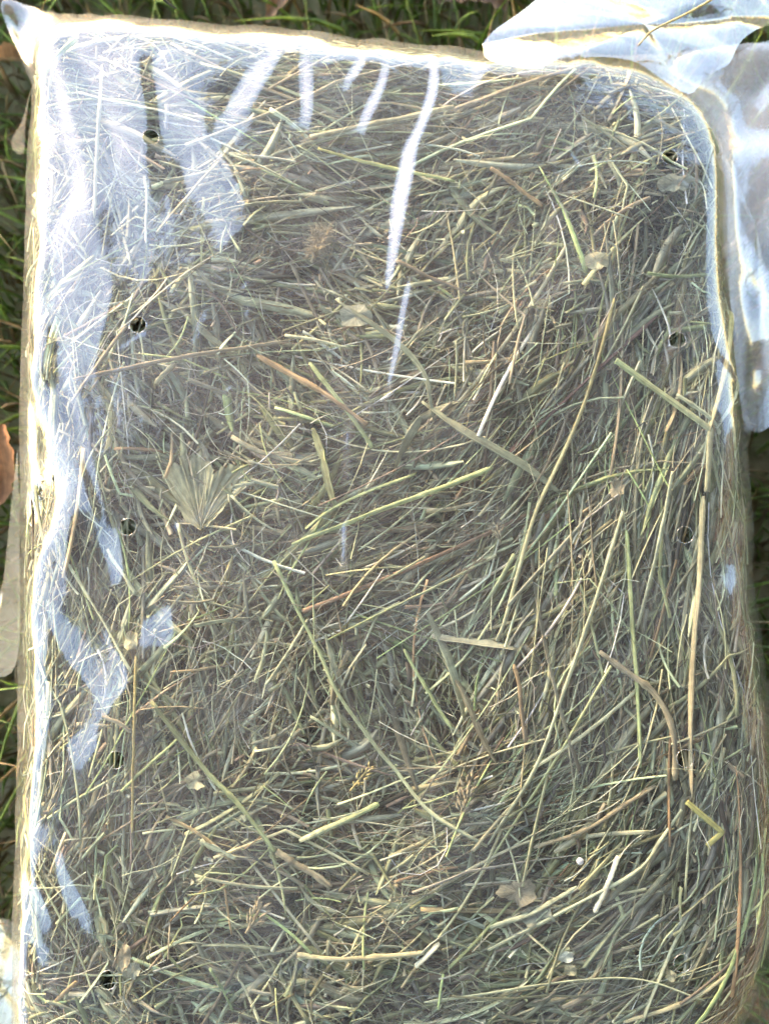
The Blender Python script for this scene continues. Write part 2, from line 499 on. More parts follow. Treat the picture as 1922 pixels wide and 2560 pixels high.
def field(px, py):
    d2 = (px[:, None] - ANCH[None, :, 0]) ** 2 + (py[:, None] - ANCH[None, :, 1]) ** 2
    w = np.exp(-d2 / (2 * 150.0 ** 2)) + 1e-9
    w /= w.sum(1, keepdims=True)
    a = np.radians(ANCH[:, 2])
    sx = (w * np.cos(2 * a)).sum(1); sy = (w * np.sin(2 * a)).sum(1)
    return .5 * np.arctan2(sy, sx), (w * ANCH[:, 3]).sum(1), (w * ANCH[:, 4]).sum(1)

def scatter(n, lmin, lmax, wmin, wmax, offlo, offhi, flat, pal, bend=.25, spread=1.0, K=4, M=4, kink=.2, lpow=2.0, edge=.035, cluster=1):
    nc = max(1, n // cluster)
    cid = np.arange(nc * cluster) // cluster; n = len(cid)
    px = rng.uniform(-120, 2040, nc)[cid]; py = rng.uniform(-60, 2860, nc)[cid]
    if cluster > 1:
        px = px + rng.normal(0, 34, n); py = py + rng.normal(0, 34, n)
    cang = rng.normal(0, .62, nc)[cid]; ccol = rng.random(nc)[cid]; coff = rng.random(nc)[cid]
    q0 = unproj(px, py, HTOP)
    d = q0 - CEN
    phi = np.arctan2(d[:, 1], d[:, 0]); r = np.hypot(d[:, 0], d[:, 1])
    # the unrolled skin reaches past the outline, down the sides
    keep = r < RH(phi) + edge
    q0, px, py, cang, ccol, coff = q0[keep], px[keep], py[keep], cang[keep], ccol[keep], coff[keep]; n = len(q0)
    if offhi > -.003:                              # strands thinned under the air holes so the holes look dark
        dd = np.min(np.hypot(q0[:, None, 0] - HOLE_XY[None, :, 0], q0[:, None, 1] - HOLE_XY[None, :, 1]), 1)
        keep = (dd > .009) | (rng.random(n) < .12)
        # matted clumps with open, chaffy pockets between them
        keep &= rng.random(n) < np.clip(.72 + .42 * wob(q0[:, 0], q0[:, 1], 130, 90, 16), .10, 1)
        q0, px, py, cang, ccol, coff = q0[keep], px[keep], py[keep], cang[keep], ccol[keep], coff[keep]; n = len(q0)
    ang, sp, ls = field(px, py)
    ang = ang + np.radians(sp) * cang * spread + (rng.normal(0, .13, n) if cluster > 1 else 0)
    L = (lmin + (lmax - lmin) * rng.random(n) ** lpow) * ls
    w = wmin + (wmax - wmin) * rng.random(n) ** 1.8
    t = np.linspace(-.5, .5, K)[None, :]
    curv = rng.normal(0, bend, n)
    isk = rng.random(n) < kink
    kk = np.where(isk, rng.normal(0, .55, n), 0); kp = rng.uniform(-.3, .3, n)
    a = ang[:, None] + curv[:, None] * t * 2 + kk[:, None] * (t > kp[:, None])
    stepx = np.cos(a) * L[:, None] / (K - 1); stepy = np.sin(a) * L[:, None] / (K - 1)
    X = np.cumsum(stepx, 1); Y = np.cumsum(stepy, 1)
    X -= X.mean(1, keepdims=True); Y -= Y.mean(1, keepdims=True)
    q = np.stack([q0[:, :1] + X, q0[:, 1:] + Y], -1)
    off = (offlo + (offhi - offlo) * np.clip(.6 * coff + .4 * rng.random(n), 0, 1) if cluster > 1 else rng.uniform(offlo, offhi, n))[:, None] + rng.normal(0, .0022, n)[:, None] * t * 2
    P, N = surf(q, np.minimum(off, offhi + .0008))
    roll = rng.normal(0, .5 if flat[1] > .1 else .2, n)
    T = np.gradient(P, axis=1); T /= np.linalg.norm(T, axis=2, keepdims=True) + 1e-12
    B = np.cross(N, T)
    tw = roll[:, None] + rng.normal(0, .5 if flat[1] > .1 else .3, n)[:, None] * t
    N = N * np.cos(tw)[..., None] + B * np.sin(tw)[..., None]
    names = list(pal.keys()); pr = np.array(list(pal.values()), float); pr /= pr.sum()
    uu = np.where(rng.random(n) < .62, ccol, rng.random(n)) if cluster > 1 else rng.random(n)
    ci = np.minimum(np.searchsorted(np.cumsum(pr), uu), len(names) - 1)
    base = np.array([PAL[k] for k in names])[ci] * np.exp(rng.normal(0, .22, n))[:, None]
    base = base * (1 + rng.normal(0, .05, (n, 3)))
    c = base[:, None, :] * (1 + rng.normal(0, .10, (n, K, 1)))
    ww = w[:, None] * np.ones((1, K))
    taper = rng.random(n) < .45
    if flat[1] < .1:                               # leaf strips narrow to both ends
        ww = ww * (.25 + .75 * np.sin(np.clip(t + .5, .0, 1) * math.pi) ** .5)
    ww = np.where(taper[:, None], ww * (1 - .75 * np.clip(t + .5, 0, 1) ** 2), ww)
    fl = rng.uniform(flat[0], flat[1], n)
    return P, N, ww, fl, np.clip(c, .01, .9), M

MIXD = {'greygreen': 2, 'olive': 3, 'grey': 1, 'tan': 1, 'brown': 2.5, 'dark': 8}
MIXM = {'greygreen': 5.5, 'olive': 3.2, 'grey': 4, 'tan': 2.0, 'orange': .35, 'straw': 1.2, 'pale': 1.8, 'brown': 1.6, 'dark': 2.4}
parts = []
def add(*a, **k):
    P, N, w, fl, c, M = scatter(*a, **k)
    parts.append(tube_batch(P, N, w, fl, c, M=M))
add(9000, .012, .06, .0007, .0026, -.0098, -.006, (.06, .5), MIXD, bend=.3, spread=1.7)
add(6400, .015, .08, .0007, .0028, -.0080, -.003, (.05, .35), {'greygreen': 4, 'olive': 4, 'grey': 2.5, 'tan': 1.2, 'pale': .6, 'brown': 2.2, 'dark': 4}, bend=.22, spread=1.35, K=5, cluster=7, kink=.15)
add(4800, .02, .10, .0008, .0030, -.0045, .0006, (.05, .4), MIXM, bend=.2, spread=1.1, K=6, cluster=6, kink=.18)
add(2400, .015, .08, .0007, .0024, -.0035, .0010, (.1, .6), MIXM, bend=.22, spread=1.5, K=6, kink=.3)
add(14000, .010, .06, .0002, .0005, -.005, .0026, (.6, 1), {'grey': 3, 'dark': 1.5, 'greygreen': 3, 'white': 1.3, 'pale': 2.2, 'brown': 1.8}, bend=.8, K=6, kink=.4, spread=1.6)
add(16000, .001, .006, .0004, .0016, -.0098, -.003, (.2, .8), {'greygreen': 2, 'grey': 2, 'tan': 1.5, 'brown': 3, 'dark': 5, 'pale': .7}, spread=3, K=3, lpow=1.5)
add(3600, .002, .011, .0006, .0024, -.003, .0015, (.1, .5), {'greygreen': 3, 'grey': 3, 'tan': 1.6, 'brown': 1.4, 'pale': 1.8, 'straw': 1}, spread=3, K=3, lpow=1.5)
add(2100, .03, .10, .0024, .0052, -.006, .0000, (.03, .07), {'greygreen': 6, 'olive': 4, 'grey': 4, 'brown': 1.2, 'tan': .8, 'pale': 1.0}, bend=.35, K=8, spread=1.15, cluster=3)
add(1300, .03, .09, .0026, .0054, -.002, .0010, (.03, .07), {'greygreen': 6, 'olive': 4, 'grey': 4, 'brown': 1, 'pale': 1.6}, bend=.35, K=8, spread=1.2, cluster=2)
add(2000, .02, .085, .0006, .0015, -.001, .0022, (.3, .9), {'pale': 5, 'white': 2.2, 'straw': 1.6, 'green': 1, 'greygreen': 2}, bend=.28, K=7, spread=1.25, kink=.3)
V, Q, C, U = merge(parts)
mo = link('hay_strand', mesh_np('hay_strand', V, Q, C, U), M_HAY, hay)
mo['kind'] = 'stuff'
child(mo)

# the straws that show singly
P, N, w, fl, c, M = scatter(620, .022, .10, .0008, .0026, .0002, .0024, (.12, .6),
                            {'pale': 4.4, 'straw': 1.6, 'green': 1.4, 'greygreen': 2.6, 'tan': 1.6, 'orange': .8, 'brown': .6, 'white': .25},
                            bend=.18, K=10, M=6, kink=.25, lpow=1.8, edge=.01, spread=1.25)
uvc = proj(P.mean(1))
inv = (uvc[:, 0] > 60) & (uvc[:, 0] < 1880) & (uvc[:, 1] > 110) & (uvc[:, 1] < 2540)
sel = np.nonzero(inv)[0][:300]
for i in sel:
    s = slice(i, i + 1)
    o = P[i].mean(0)
    v, q, cc, uv = tube_batch(P[s] - o, N[s], w[s], fl[s], c[s], M=6, cap=True)
    uv = uv + i * 3.1
    ob = link('blade' if fl[i] < .25 and w[i, 3] > .0016 else 'straw', mesh_np('straw', v, q, cc, uv), M_HAY, hay)
    ob.location = tuple(o - HOFF)

# ------------------------------------------------------------------ single stalks one can point to
def stalk(name, pts, wpx, colr, label, cat='straw', flat=.5, off=.0026, taper=0.0, kinky=False, node=None, M=8, col2=None, tipw=None):
    K = 26 if len(pts) > 2 else 13
    if kinky:                                       # sharp bends stay sharp
        seg = []
        for a, b in zip(pts[:-1], pts[1:]):
            t = np.array([0, .04, .5, .96])[:, None]
            seg.append(np.array(a, float) * (1 - t) + np.array(b, float) * t)
        pp = np.vstack(seg + [np.array(pts[-1:], float)])
    else:
        pp = catmull(pts, K)
    K = len(pp)
    q = flat_from_px(pp[:, 0], pp[:, 1], off)
    if not kinky:                                   # stems are never quite straight
        q = q + np.cumsum(rng.normal(0, .00007, (K, 2)), 0) + .00025 * np.sin(np.linspace(0, rng.uniform(4, 9), K) + len(label))[:, None]
    Pp, Nn = surf(q, off + .0006 * np.sin(np.linspace(0, 3, K)))
    rl = np.cumsum(rng.normal(0, .10, K)) + rng.normal(0, .25)
    Tn = np.gradient(Pp, axis=0); Tn /= np.linalg.norm(Tn, axis=1, keepdims=True)
    Nn = Nn * np.cos(rl)[:, None] + np.cross(Nn, Tn) * np.sin(rl)[:, None]
    wd = wpx * .000192
    t = np.linspace(0, 1, K)
    ww = wd * (1 - taper * t) * (1 + .07 * np.sin(t * 23 + len(label)) + rng.normal(0, .05, K))
    if tipw is not None:
        ww = wd * np.maximum(.12, np.sin(np.clip(t * .96 + .02, 0, 1) * math.pi) ** tipw)
    if tipw is None and not kinky:
        ww[0] *= rng.uniform(.45, .95); ww[-1] *= rng.uniform(.35, .9)
    nodes = [node] if node is not None else ([rng.uniform(.2, .8)] if K > 14 and tipw is None else [])
    for node in nodes:
        ww = ww * (1 + .35 * np.exp(-((t - node) / .02) ** 2))
    c1 = np.array(PAL[colr]); c2 = np.array(PAL[col2 or colr])
    cc = (c1[None] * (1 - t[:, None]) + c2[None] * t[:, None]) * (1 + rng.normal(0, .06, (K, 1)) + .12 * np.sin(t * 9 + len(label))[:, None])
    for node in nodes:
        cc = cc * (1 - .3 * np.exp(-((t - node) / .03) ** 2))[:, None]
    cc = np.clip(cc * .94, .02, .85)
    org = Pp.mean(0)
    v, qd, c_, uv = tube_batch((Pp - org)[None], Nn[None], ww[None], np.array([flat]), cc[None], M=M, cap=True)
    ob = link(name, mesh_np(name, v, qd, c_, uv + len(label) * 2.7), M_HAY)
    ob.location = tuple(org)
    return tag(ob, label, cat)

ST = [
    ('straw', [(1534, 745), (1500, 880), (1458, 1010), (1403, 1137), (1340, 1268), (1300, 1400), (1262, 1540), (1240, 1600)], 10, 'golden', 'long golden straw curving down from upper right towards the centre', dict(col2='pale')),
    ('bent_stalk', [(1538, 901), (1618, 960), (1774, 1074), (1766, 1230)], 17, 'green', 'thick pale green stalk with cut end, bent downwards near the right edge', dict(kinky=True, col2='straw')),
    ('stalk', [(1690, 985), (1770, 1040), (1800, 1085)], 11, 'pale', 'pale stalk lying just above the thick bent green stalk', {}),
    ('straw', [(1757, 1240), (1745, 1450), (1732, 1596), (1723, 1828), (1727, 1996)], 14, 'straw', 'long upright tan straw running down the right side', dict(col2='tan', node=.2)),
    ('stalk', [(775, 906), (850, 1005), (932, 1117)], 12, 'green', 'cut pale green stalk slanting down right at the centre, right of the lobed leaf', dict(node=.25)),
    ('stalk', [(1232, 1168), (1100, 1222), (998, 1260), (735, 1362)], 15, 'green', 'broad pale green stalk rising to the right across the centre', dict(taper=.25)),
    ('straw', [(1041, 1184), (930, 1228), (830, 1276), (760, 1325)], 9, 'green', 'thin green straw just above the broad pale green centre stalk', {}),
    ('straw', [(682, 1403), (739, 1518), (799, 1630), (847, 1729), (926, 1844), (986, 1920), (1077, 2031), (1220, 2115)], 9, 'green', 'longest green straw, slanting from the centre to the lower right', dict(col2='pale', node=.66)),
    ('straw', [(1010, 1622), (1065, 1722), (1129, 1822)], 9, 'green', 'short bright green straw slanting down right below the centre', {}),
    ('straw', [(771, 1546), (720, 1632), (666, 1713)], 7, 'pale', 'short pale straw crossing the longest green straw near its top', {}),
    ('straw', [(1240, 1387), (1100, 1460), (978, 1518), (819, 1598)], 9, 'pale', 'long pale straw rising to the right beneath the broad centre stalk', dict(col2='green')),
    ('stalk', [(946, 2011), (870, 2048), (787, 2085), (745, 2105)], 14, 'green', 'short thick cut pale green stalk below the centre, rising to the right', dict(col2='pale')),
    ('stalk', [(379, 1752), (514, 1920), (594, 2004), (687, 2127)], 13, 'olive', 'long green stalk slanting down right in the lower left', dict(col2='green')),
    ('stalk', [(690, 2128), (760, 2172), (831, 2220)], 15, 'tan', 'brown stalk continuing from the lower end of the long green stalk', {}),
    ('stalk', [(644, 886), (740, 944), (831, 998), (918, 1061)], 16, 'orange', 'split orange brown stalk crossing behind the cut green centre stalk', {}),
    ('stalk', [(185, 948), (320, 918), (464, 889), (720, 848)], 11, 'brown', 'long thin brown stalk lying level above the lobed leaf', dict(col2='tan')),
    ('straw', [(181, 1002), (250, 905), (312, 821), (345, 795)], 10, 'tan', 'tan straw ending at the second air hole of the left row', {}),
    ('straw', [(198, 232), (350, 266), (506, 303)], 7, 'white', 'pale level straw in the upper left above the first air hole', {}),
    ('straw', [(257, 160), (249, 295), (236, 548)], 9, 'white', 'pale split upright straw in the upper left corner', dict(col2='straw')),
    ('straw', [(392, 582), (470, 492), (548, 404)], 8, 'straw', 'straw rising to the right below the first air hole of the left row', {}),
    ('straw', [(363, 440), (365, 520), (362, 610)], 7, 'white', 'short white upright straw beneath the first air hole of the left row', {}),
    ('stalk', [(775, 342), (1061, 286), (1135, 268)], 15, 'straw', 'thick ochre stalk rising to the right below the top streaks', {}),
    ('stalk', [(1130, 274), (1300, 214), (1475, 156)], 14, 'tan', 'thick tan stalk reaching the top right corner of the hay', {}),
    ('straw', [(795, 370), (960, 415), (1137, 453)], 9, 'yellow', 'yellow green straw running level under the thick ochre stalk', dict(col2='green')),
    ('stick', [(1226, 421), (1290, 468), (1357, 514)], 10, 'orange', 'short orange tan stick in the upper right, right of the bright streak', {}),
    ('stick', [(1475, 169), (1400, 225), (1323, 278)], 8, 'tan', 'thin tan stick slanting below the end of the thick tan stalk', {}),
    ('stick', [(990, 652), (1080, 695), (1168, 735)], 14, 'brown', 'reddish brown stick at the lower end of the bright streak', dict(taper=.3)),
    ('stalk', [(1643, 787), (1450, 965), (1256, 1150)], 15, 'red', 'dark maroon stalk slanting behind the long golden straw', dict(off=.0005, flat=.4)),
    ('straw', [(1555, 1280), (1530, 1364), (1475, 1533), (1403, 1735), (1336, 1916), (1218, 2110)], 10, 'pale', 'long pale yellow straw falling to the lower left, right of centre', dict(node=.45)),
    ('stalk', [(1498, 1628), (1572, 1685), (1635, 1739), (1681, 1830), (1688, 1950)], 15, 'tan', 'knotty tan stalk curving down in the lower right', dict(node=.4)),
    ('stalk', [(1546, 2139), (1515, 2215), (1487, 2282)], 12, 'white', 'short creamy white stalk in the lower right', {}),
    ('straw', [(1702, 2025), (1650, 2098), (1593, 2173), (1420, 2270), (1222, 2375)], 8, 'pale', 'long pale straw bent at the lower right, beside the creamy stalk', {}),
    ('bent_straw', [(1715, 2004), (1803, 2080), (1766, 2114)], 14, 'yellow', 'bright yellow folded straw at the lower right', dict(kinky=True, flat=.3)),
    ('straw', [(743, 2387), (839, 2397), (960, 2388), (1061, 2381)], 11, 'straw', 'level tan straw near the bottom centre', {}),
    ('stalk', [(1037, 2417), (1097, 2361)], 12, 'white', 'short cut creamy stalk near the bottom centre, right of the level straw', {}),
    ('grass_blade', [(1069, 1530), (1113, 1626), (1140, 1710), (1160, 1800)], 24, 'greygreen', 'folded pale grey blade right of the short bright green straw', dict(flat=.06, tipw=.5, col2='pale')),
    ('grass_blade', [(783, 1069), (810, 1160), (839, 1272)], 26, 'olive', 'broad dark green blade under the cut centre stalk', dict(flat=.06, tipw=.4)),
    ('grass_blade', [(1053, 1041), (1020, 1100), (985, 1170)], 26, 'greygreen', 'broad ribbed grey blade above the broad pale green stalk', dict(flat=.06, tipw=.4)),
    ('grass_blade', [(839, 747), (982, 847), (1061, 942), (1085, 1045)], 15, 'greygreen', 'long grey blade curving down at the lower end of the streaks', dict(flat=.07, tipw=.4)),
    ('grass_blade', [(1053, 1005), (1148, 1069), (1300, 1160), (1400, 1230)], 23, 'greygreen', 'wide grey green blade running to the right of centre', dict(flat=.06, tipw=.4)),
    ('grass_blade', [(1077, 1590), (1180, 1602), (1292, 1622)], 24, 'grey', 'wide level grey blade right of the folded pale blade', dict(flat=.06, tipw=.3)),
    ('grass_blade', [(1140, 1690), (1185, 1800), (1240, 1910)], 30, 'tan', 'ragged tan blade below the folded pale grey blade', dict(flat=.06, tipw=.4)),
    ('stalk', [(1285, 1660), (1300, 1750), (1312, 1860)], 11, 'orange', 'rusty brown stalk standing right of the ragged tan blade', dict(col2='brown')),
    ('straw', [(341, 1640), (338, 1780), (336, 1920), (334, 2080)], 6, 'golden', 'thin golden upright straw in the lower left', {}),
    ('straw', [(455, 1836), (380, 1905), (305, 1975)], 7, 'green', 'short green straw rising to the right in the lower left', {}),
    ('stalk', [(270, 1373), (303, 1430), (340, 1486)], 10, 'pale', 'pale stalk slanting below the third air hole of the left row', {}),
    ('stalk', [(169, 1406), (215, 1485), (270, 1571), (330, 1680)], 9, 'pale', 'long pale stalk beside the white facet at the left', {}),
    ('stalk', [(1879, 644), (1850, 710), (1829, 779), (1816, 876), (1795, 977), (1770, 1075)], 13, 'yellow', 'long yellow stalk along the upper right edge of the hay', dict(col2='straw', off=.003)),
    ('stick', [(438, 910), (388, 960)], 13, 'straw', 'small tan splinter hanging below the long thin brown stalk', dict(flat=.4)),
    ('stick', [(255, 1785), (330, 1830)], 14, 'tan', 'short tan stick in the lower left just below the white facet', dict(flat=.4)),
    ('straw_chip', [(501, 2101), (545, 2125), (590, 2147)], 22, 'pale', 'flat pale chip of straw in the lower left', dict(flat=.08)),
    ('straw', [(1680, 1180), (1655, 1310), (1590, 1580)], 11, 'pale', 'pale green straw falling from the right above the fourth air hole', dict(off=.0022)),
    ('stalk', [(1565, 1325), (1575, 1500), (1590, 1720), (1594, 1920)], 10, 'green', 'thin upright green stalk left of the long tan straw', dict(off=.002)),
    ('stalk', [(1330, 2120), (1450, 2080), (1560, 2010), (1640, 1965)], 10, 'tan', 'brown tipped straw rising to the right in the lower right', dict(off=.0022)),
    ('straw', [(1225, 2318), (1330, 2280), (1440, 2215)], 13, 'pale', 'pale green straw rising to the right, left of the creamy white stalk', dict(taper=.3)),
    ('straw', [(1060, 2505), (1230, 2480), (1430, 2450), (1600, 2445), (1760, 2500)], 8, 'pale', 'long pale straw arching along the bottom right rim', dict(off=.0022)),
    ('straw', [(1860, 2390), (1800, 2450), (1700, 2510), (1560, 2555)], 9, 'straw', 'straw following the rounded bottom right corner', dict(off=.0022)),
    ('straw', [(60, 1990), (75, 2100), (68, 2200)], 8, 'yellow', 'thin yellow straw pressed to the left side of the bag', dict(off=.0022)),
]
for nm, pts, wp, cl, lab, kw in ST:
    stalk(nm, pts, wp, cl, lab, cat={'grass_blade': 'grass blade', 'straw': 'straw', 'bent_straw': 'straw', 'stick': 'stick', 'straw_chip': 'chip'}.get(nm, 'stalk'), **kw)

# lobed dry leaf left of the centre
def leaf_mesh(outline_px, off, colr, curl=.0012, rings=9, base=None, seed=1):
    r_ = np.random.default_rng(seed)
    pl = np.array(outline_px, float)
    c0 = pl.mean(0) if base is None else np.array(base, float)
    k = len(pl)
    V = [c0]
    for i in range(1, rings + 1):
        V += list(c0 + (pl - c0) * i / rings)
    V = np.array(V)
    q = flat_from_px(V[:, 0], V[:, 1], off)
    rr = np.concatenate([[0]] + [[i / rings] * k for i in range(1, rings + 1)])
    ph = np.concatenate([[0]] + [np.arange(k) / k * 2 * math.pi for i in range(rings)])
    o = off + curl * rr ** 2 * np.sin(ph * 3 + seed) + curl * .45 * rr * np.abs(np.sin(ph * (5.5 if base is None else 8.5) + seed)) + r_.normal(0, .00012, len(V))
    Pp, _ = surf(q, o)
    T = []
    for j in range(k):
        T.append((0, 1 + j, 1 + (j + 1) % k))
    for i in range(1, rings):
        a = 1 + (i - 1) * k; b = 1 + i * k
        for j in range(k):
            j2 = (j + 1) % k
            T.append((a + j, b + j, b + j2)); T.append((a + j, b + j2, a + j2))
    cc = np.array(PAL[colr])[None] * (1 + r_.normal(0, .07, (len(V), 1)))
    uv = np.stack([ph / 6.28 * 2, rr * 3], -1)
    org = Pp.mean(0)
    return mesh_np('leaf', Pp - org, np.array(T), cc, uv), org

LEAF = [(500, 1325), (462, 1300), (440, 1262), (424, 1225), (404, 1190), (400, 1172), (412, 1176), (416, 1162), (430, 1168), (438, 1156), (450, 1166), (458, 1158),
        (452, 1146), (446, 1138), (458, 1138), (462, 1126), (474, 1134), (484, 1130), (492, 1142), (504, 1138), (512, 1150), (524, 1152), (528, 1164), (536, 1176), (534, 1188),
        (544, 1180), (556, 1166), (566, 1172), (574, 1160), (588, 1166), (600, 1158), (612, 1168), (624, 1166), (622, 1180), (632, 1190), (620, 1202), (616, 1218), (600, 1228), (588, 1244),
        (574, 1256), (560, 1276), (540, 1296), (522, 1316)]
lo = empty('lobed_leaf')
TL = []
for i_, (a_, b_) in enumerate(zip(LEAF, LEAF[1:] + LEAF[:1])):
    TL.append(a_)
    mx_, my_ = (a_[0] + b_[0]) / 2, (a_[1] + b_[1]) / 2
    k_ = rng.uniform(-.10, .02)
    TL.append((mx_ + (500 - mx_) * -k_ * .6, my_ + (1240 - my_) * -k_ * .6))
me, org = leaf_mesh(TL, .0016, 'greygreen', curl=.0014, rings=12, base=(503, 1318), seed=3)
lo.location = tuple(org)
tag(lo, 'broad dry grey green leaf with toothed lobes, left of the centre', 'leaf')
lb = link('leaf_blade', me, M_HAY, lo)
for vp in ([(505, 1322), (492, 1240), (476, 1150)], [(505, 1318), (545, 1240), (604, 1172)], [(500, 1310), (452, 1230), (414, 1180)], [(498, 1290), (512, 1220), (515, 1160)]):
    pp = catmull(vp, 8)
    q = flat_from_px(pp[:, 0], pp[:, 1], .0028)
    Pp, Nn = surf(q, .0028)
    v, qd, c_, uv = tube_batch((Pp - org)[None], Nn[None], (np.linspace(4, 1.6, 8) * .000192)[None], np.array([.8]),
                               np.broadcast_to(np.array(PAL['grey']) * 1.05, (1, 8, 3)), M=6, cap=True)
    link('vein', mesh_np('vein', v, qd, c_, uv), M_HAY, lb)

def blob(cx, cy, rx, ry, n=18, jag=.12, seed=0, rot=0):
    r_ = np.random.default_rng(seed)
    a = np.arange(n) / n * 2 * math.pi
    k = 1 + r_.normal(0, jag, n)
    x = np.cos(a) * rx * k; y = np.sin(a) * ry * k
    return [(cx + X * math.cos(rot) - Y * math.sin(rot), cy + X * math.sin(rot) + Y * math.cos(rot)) for X, Y in zip(x, y)]

FL = [
    ('dry_leaf', blob(312, 2392, 15, 34, seed=1, jag=.14, rot=.2), 'tan', 'small tan leaf scrap near the lower left air hole', 'leaf', .0008),
    ('dry_leaf', blob(335, 2425, 17, 22, seed=2, jag=.1), 'grey', 'small grey leaf scrap beside the tan one near the lower left air hole', 'leaf', .0006),
    ('seed_husk', blob(1415, 2392, 20, 15, seed=3, jag=.06, rot=-.3), 'white', 'round pale husk near the bottom, upper of a pair', 'husk', .0006),
    ('seed_husk', blob(1425, 2425, 17, 14, seed=4, jag=.06), 'straw', 'round pale husk near the bottom, lower of a pair', 'husk', .0006),
    ('seed_husk', blob(1677, 2440, 15, 13, seed=5, jag=.07), 'straw', 'single pale husk beside the lowest air hole of the right row', 'husk', .0006),
    ('white_petal', blob(1490, 652, 30, 22, seed=6, jag=.05, rot=.2), 'straw', 'pale papery petal in the upper right', 'petal', .0010),
    ('dry_leaf', blob(890, 790, 42, 30, seed=7, jag=.1), 'grey', 'crumpled grey green leaf above the centre', 'leaf', .0010),
    ('dry_leaf', blob(1690, 460, 42, 24, seed=8, jag=.15), 'grey', 'crumpled grey leaf scrap below the first air hole of the right row', 'leaf', .0010),
    ('dry_leaf', blob(1540, 1225, 18, 26, seed=9, jag=.16), 'tan', 'small tan leaf scrap left of the third air hole of the right row', 'leaf', .0008),
    ('dry_leaf', blob(330, 1600, 20, 24, seed=10, jag=.14), 'straw', 'small torn straw coloured scrap on the white facet at left', 'leaf', .0012),
    ('dry_leaf', blob(1340, 2290, 40, 26, seed=11, jag=.2), 'grey', 'ragged grey scrap above the pair of pale husks', 'leaf', .0012),
    ('dry_leaf', blob(1290, 2230, 45, 30, seed=12, jag=.2), 'tan', 'ragged tan scrap right of the bottom centre', 'leaf', .0012),
    ('dry_leaf', blob(490, 1950, 26, 20, seed=13, jag=.2), 'straw', 'torn pale scrap beside the long green stalk in the lower left', 'leaf', .0012),
]
for nm, ol, cl, lab, cat, curl in FL:
    me, org = leaf_mesh(ol, .0026, cl, curl=curl, rings=5, seed=len(lab))
    o = link(nm, me, M_HAY); o.location = tuple(org)
    tag(o, lab, cat)

# seed heads: a stem core with many small scales
def seed_head(px, py, lenpx, widpx, ang, colr, label, n=60, sc=1.0):
    r_ = np.random.default_rng(int(px + py))
    root = empty('seed_cluster')
    q = flat_from_px(px, py, .002)
    org, nn = surf(q, .0026)
    root.location = tuple(org)
    tag(root, label, 'seed head')
    L = lenpx * .000192; Wd = widpx * .000192
    a = math.radians(ang)
    ax = np.array([math.cos(a), math.sin(a), 0]); sd_ = np.array([-math.sin(a), math.cos(a), 0])
    t = r_.uniform(-.5, .5, n)
    rad = np.sqrt(np.maximum(.05, 1 - (2 * t) ** 2)) * Wd * .5
    th = r_.uniform(-.2, math.pi + .2, n)
    b0 = ax * (t * L)[:, None] + (sd_ * np.cos(th)[:, None] * .55 + np.array([0, 0, .25]) * np.sin(th)[:, None]) * rad[:, None]
    dirv = ax * (.9 if n < 100 else 0) + sd_ * np.cos(th)[:, None] * .8 + np.array([0, 0, .25]) * np.sin(th)[:, None]
    if n > 100:                                    # a fuzzy head bristles every way
        dirv = dirv * .4 + r_.normal(0, 1, (n, 3)) * np.array([1, 1, .4])
    dirv /= np.linalg.norm(dirv, axis=1, keepdims=True)
    K = 5; s = np.linspace(0, 1, K)
    sl_ = Wd * .45 * r_.uniform(.7, 1.2, n)
    P = b0[:, None, :] + dirv[:, None, :] * (s[None, :] * sl_[:, None])[..., None]
    N = np.broadcast_to(np.array([0.02, .03, 1.0]), P.shape)
    w = (Wd * .13 * sc) * np.sin(np.clip(s, .06, .97) * math.pi)[None, :] * r_.uniform(.7, 1.2, n)[:, None]
    cc = np.array(PAL[colr])[None, None] * (1 + r_.normal(0, .2, (n, 1, 1))) * np.ones((1, K, 1))
    v, qd, c_, uv = tube_batch(P, N, w, np.full(n, .5), cc, M=5)
    o = link('seed_scale', mesh_np('seed_scale', v, qd, c_, uv), M_HAY, root); o['kind'] = 'stuff'
    K = 6; s = np.linspace(-.75, .5, K)
    P = (ax * (s * L)[:, None])[None]
    v, qd, c_, uv = tube_batch(P, np.broadcast_to(np.array([0, 0, 1.0]), P.shape), np.full((1, K), Wd * .16), np.array([.8]),
                               np.broadcast_to(np.array(PAL[colr]), (1, K, 3)), M=6, cap=True)
    link('stem', mesh_np('stem', v, qd, c_, uv), M_HAY, root)

seed_head(800, 605, 80, 62, 70, 'tan', 'fuzzy grey brown seed head above the centre', n=380, sc=.32)
seed_head(1165, 1990, 95, 44, 75, 'tan', 'plump tan seed head in the lower right of centre', n=46, sc=1.4)
seed_head(905, 1940, 60, 30, 50, 'golden', 'golden seed head above the short thick green stalk', n=26, sc=1.3)
seed_head(1160, 1425, 110, 24, 32, 'brown', 'slim dark brown seed head on the long pale straw', n=60, sc=.8)
seed_head(266, 2065, 34, 16, 60, 'orange', 'tiny orange seed head in the lower left', n=18, sc=1.4)
seed_head(600, 440, 60, 22, -30, 'tan', 'pale oat like seed head under the upper left glare', n=24, sc=1.3)
seed_head(640, 2290, 60, 50, 60, 'tan', 'frayed tan tuft in the lower left of centre', n=30, sc=1.1)
seed_head(1245, 1330, 40, 30, 100, 'tan', 'small tan seed cluster right of the broad centre stalk', n=26, sc=1.3)

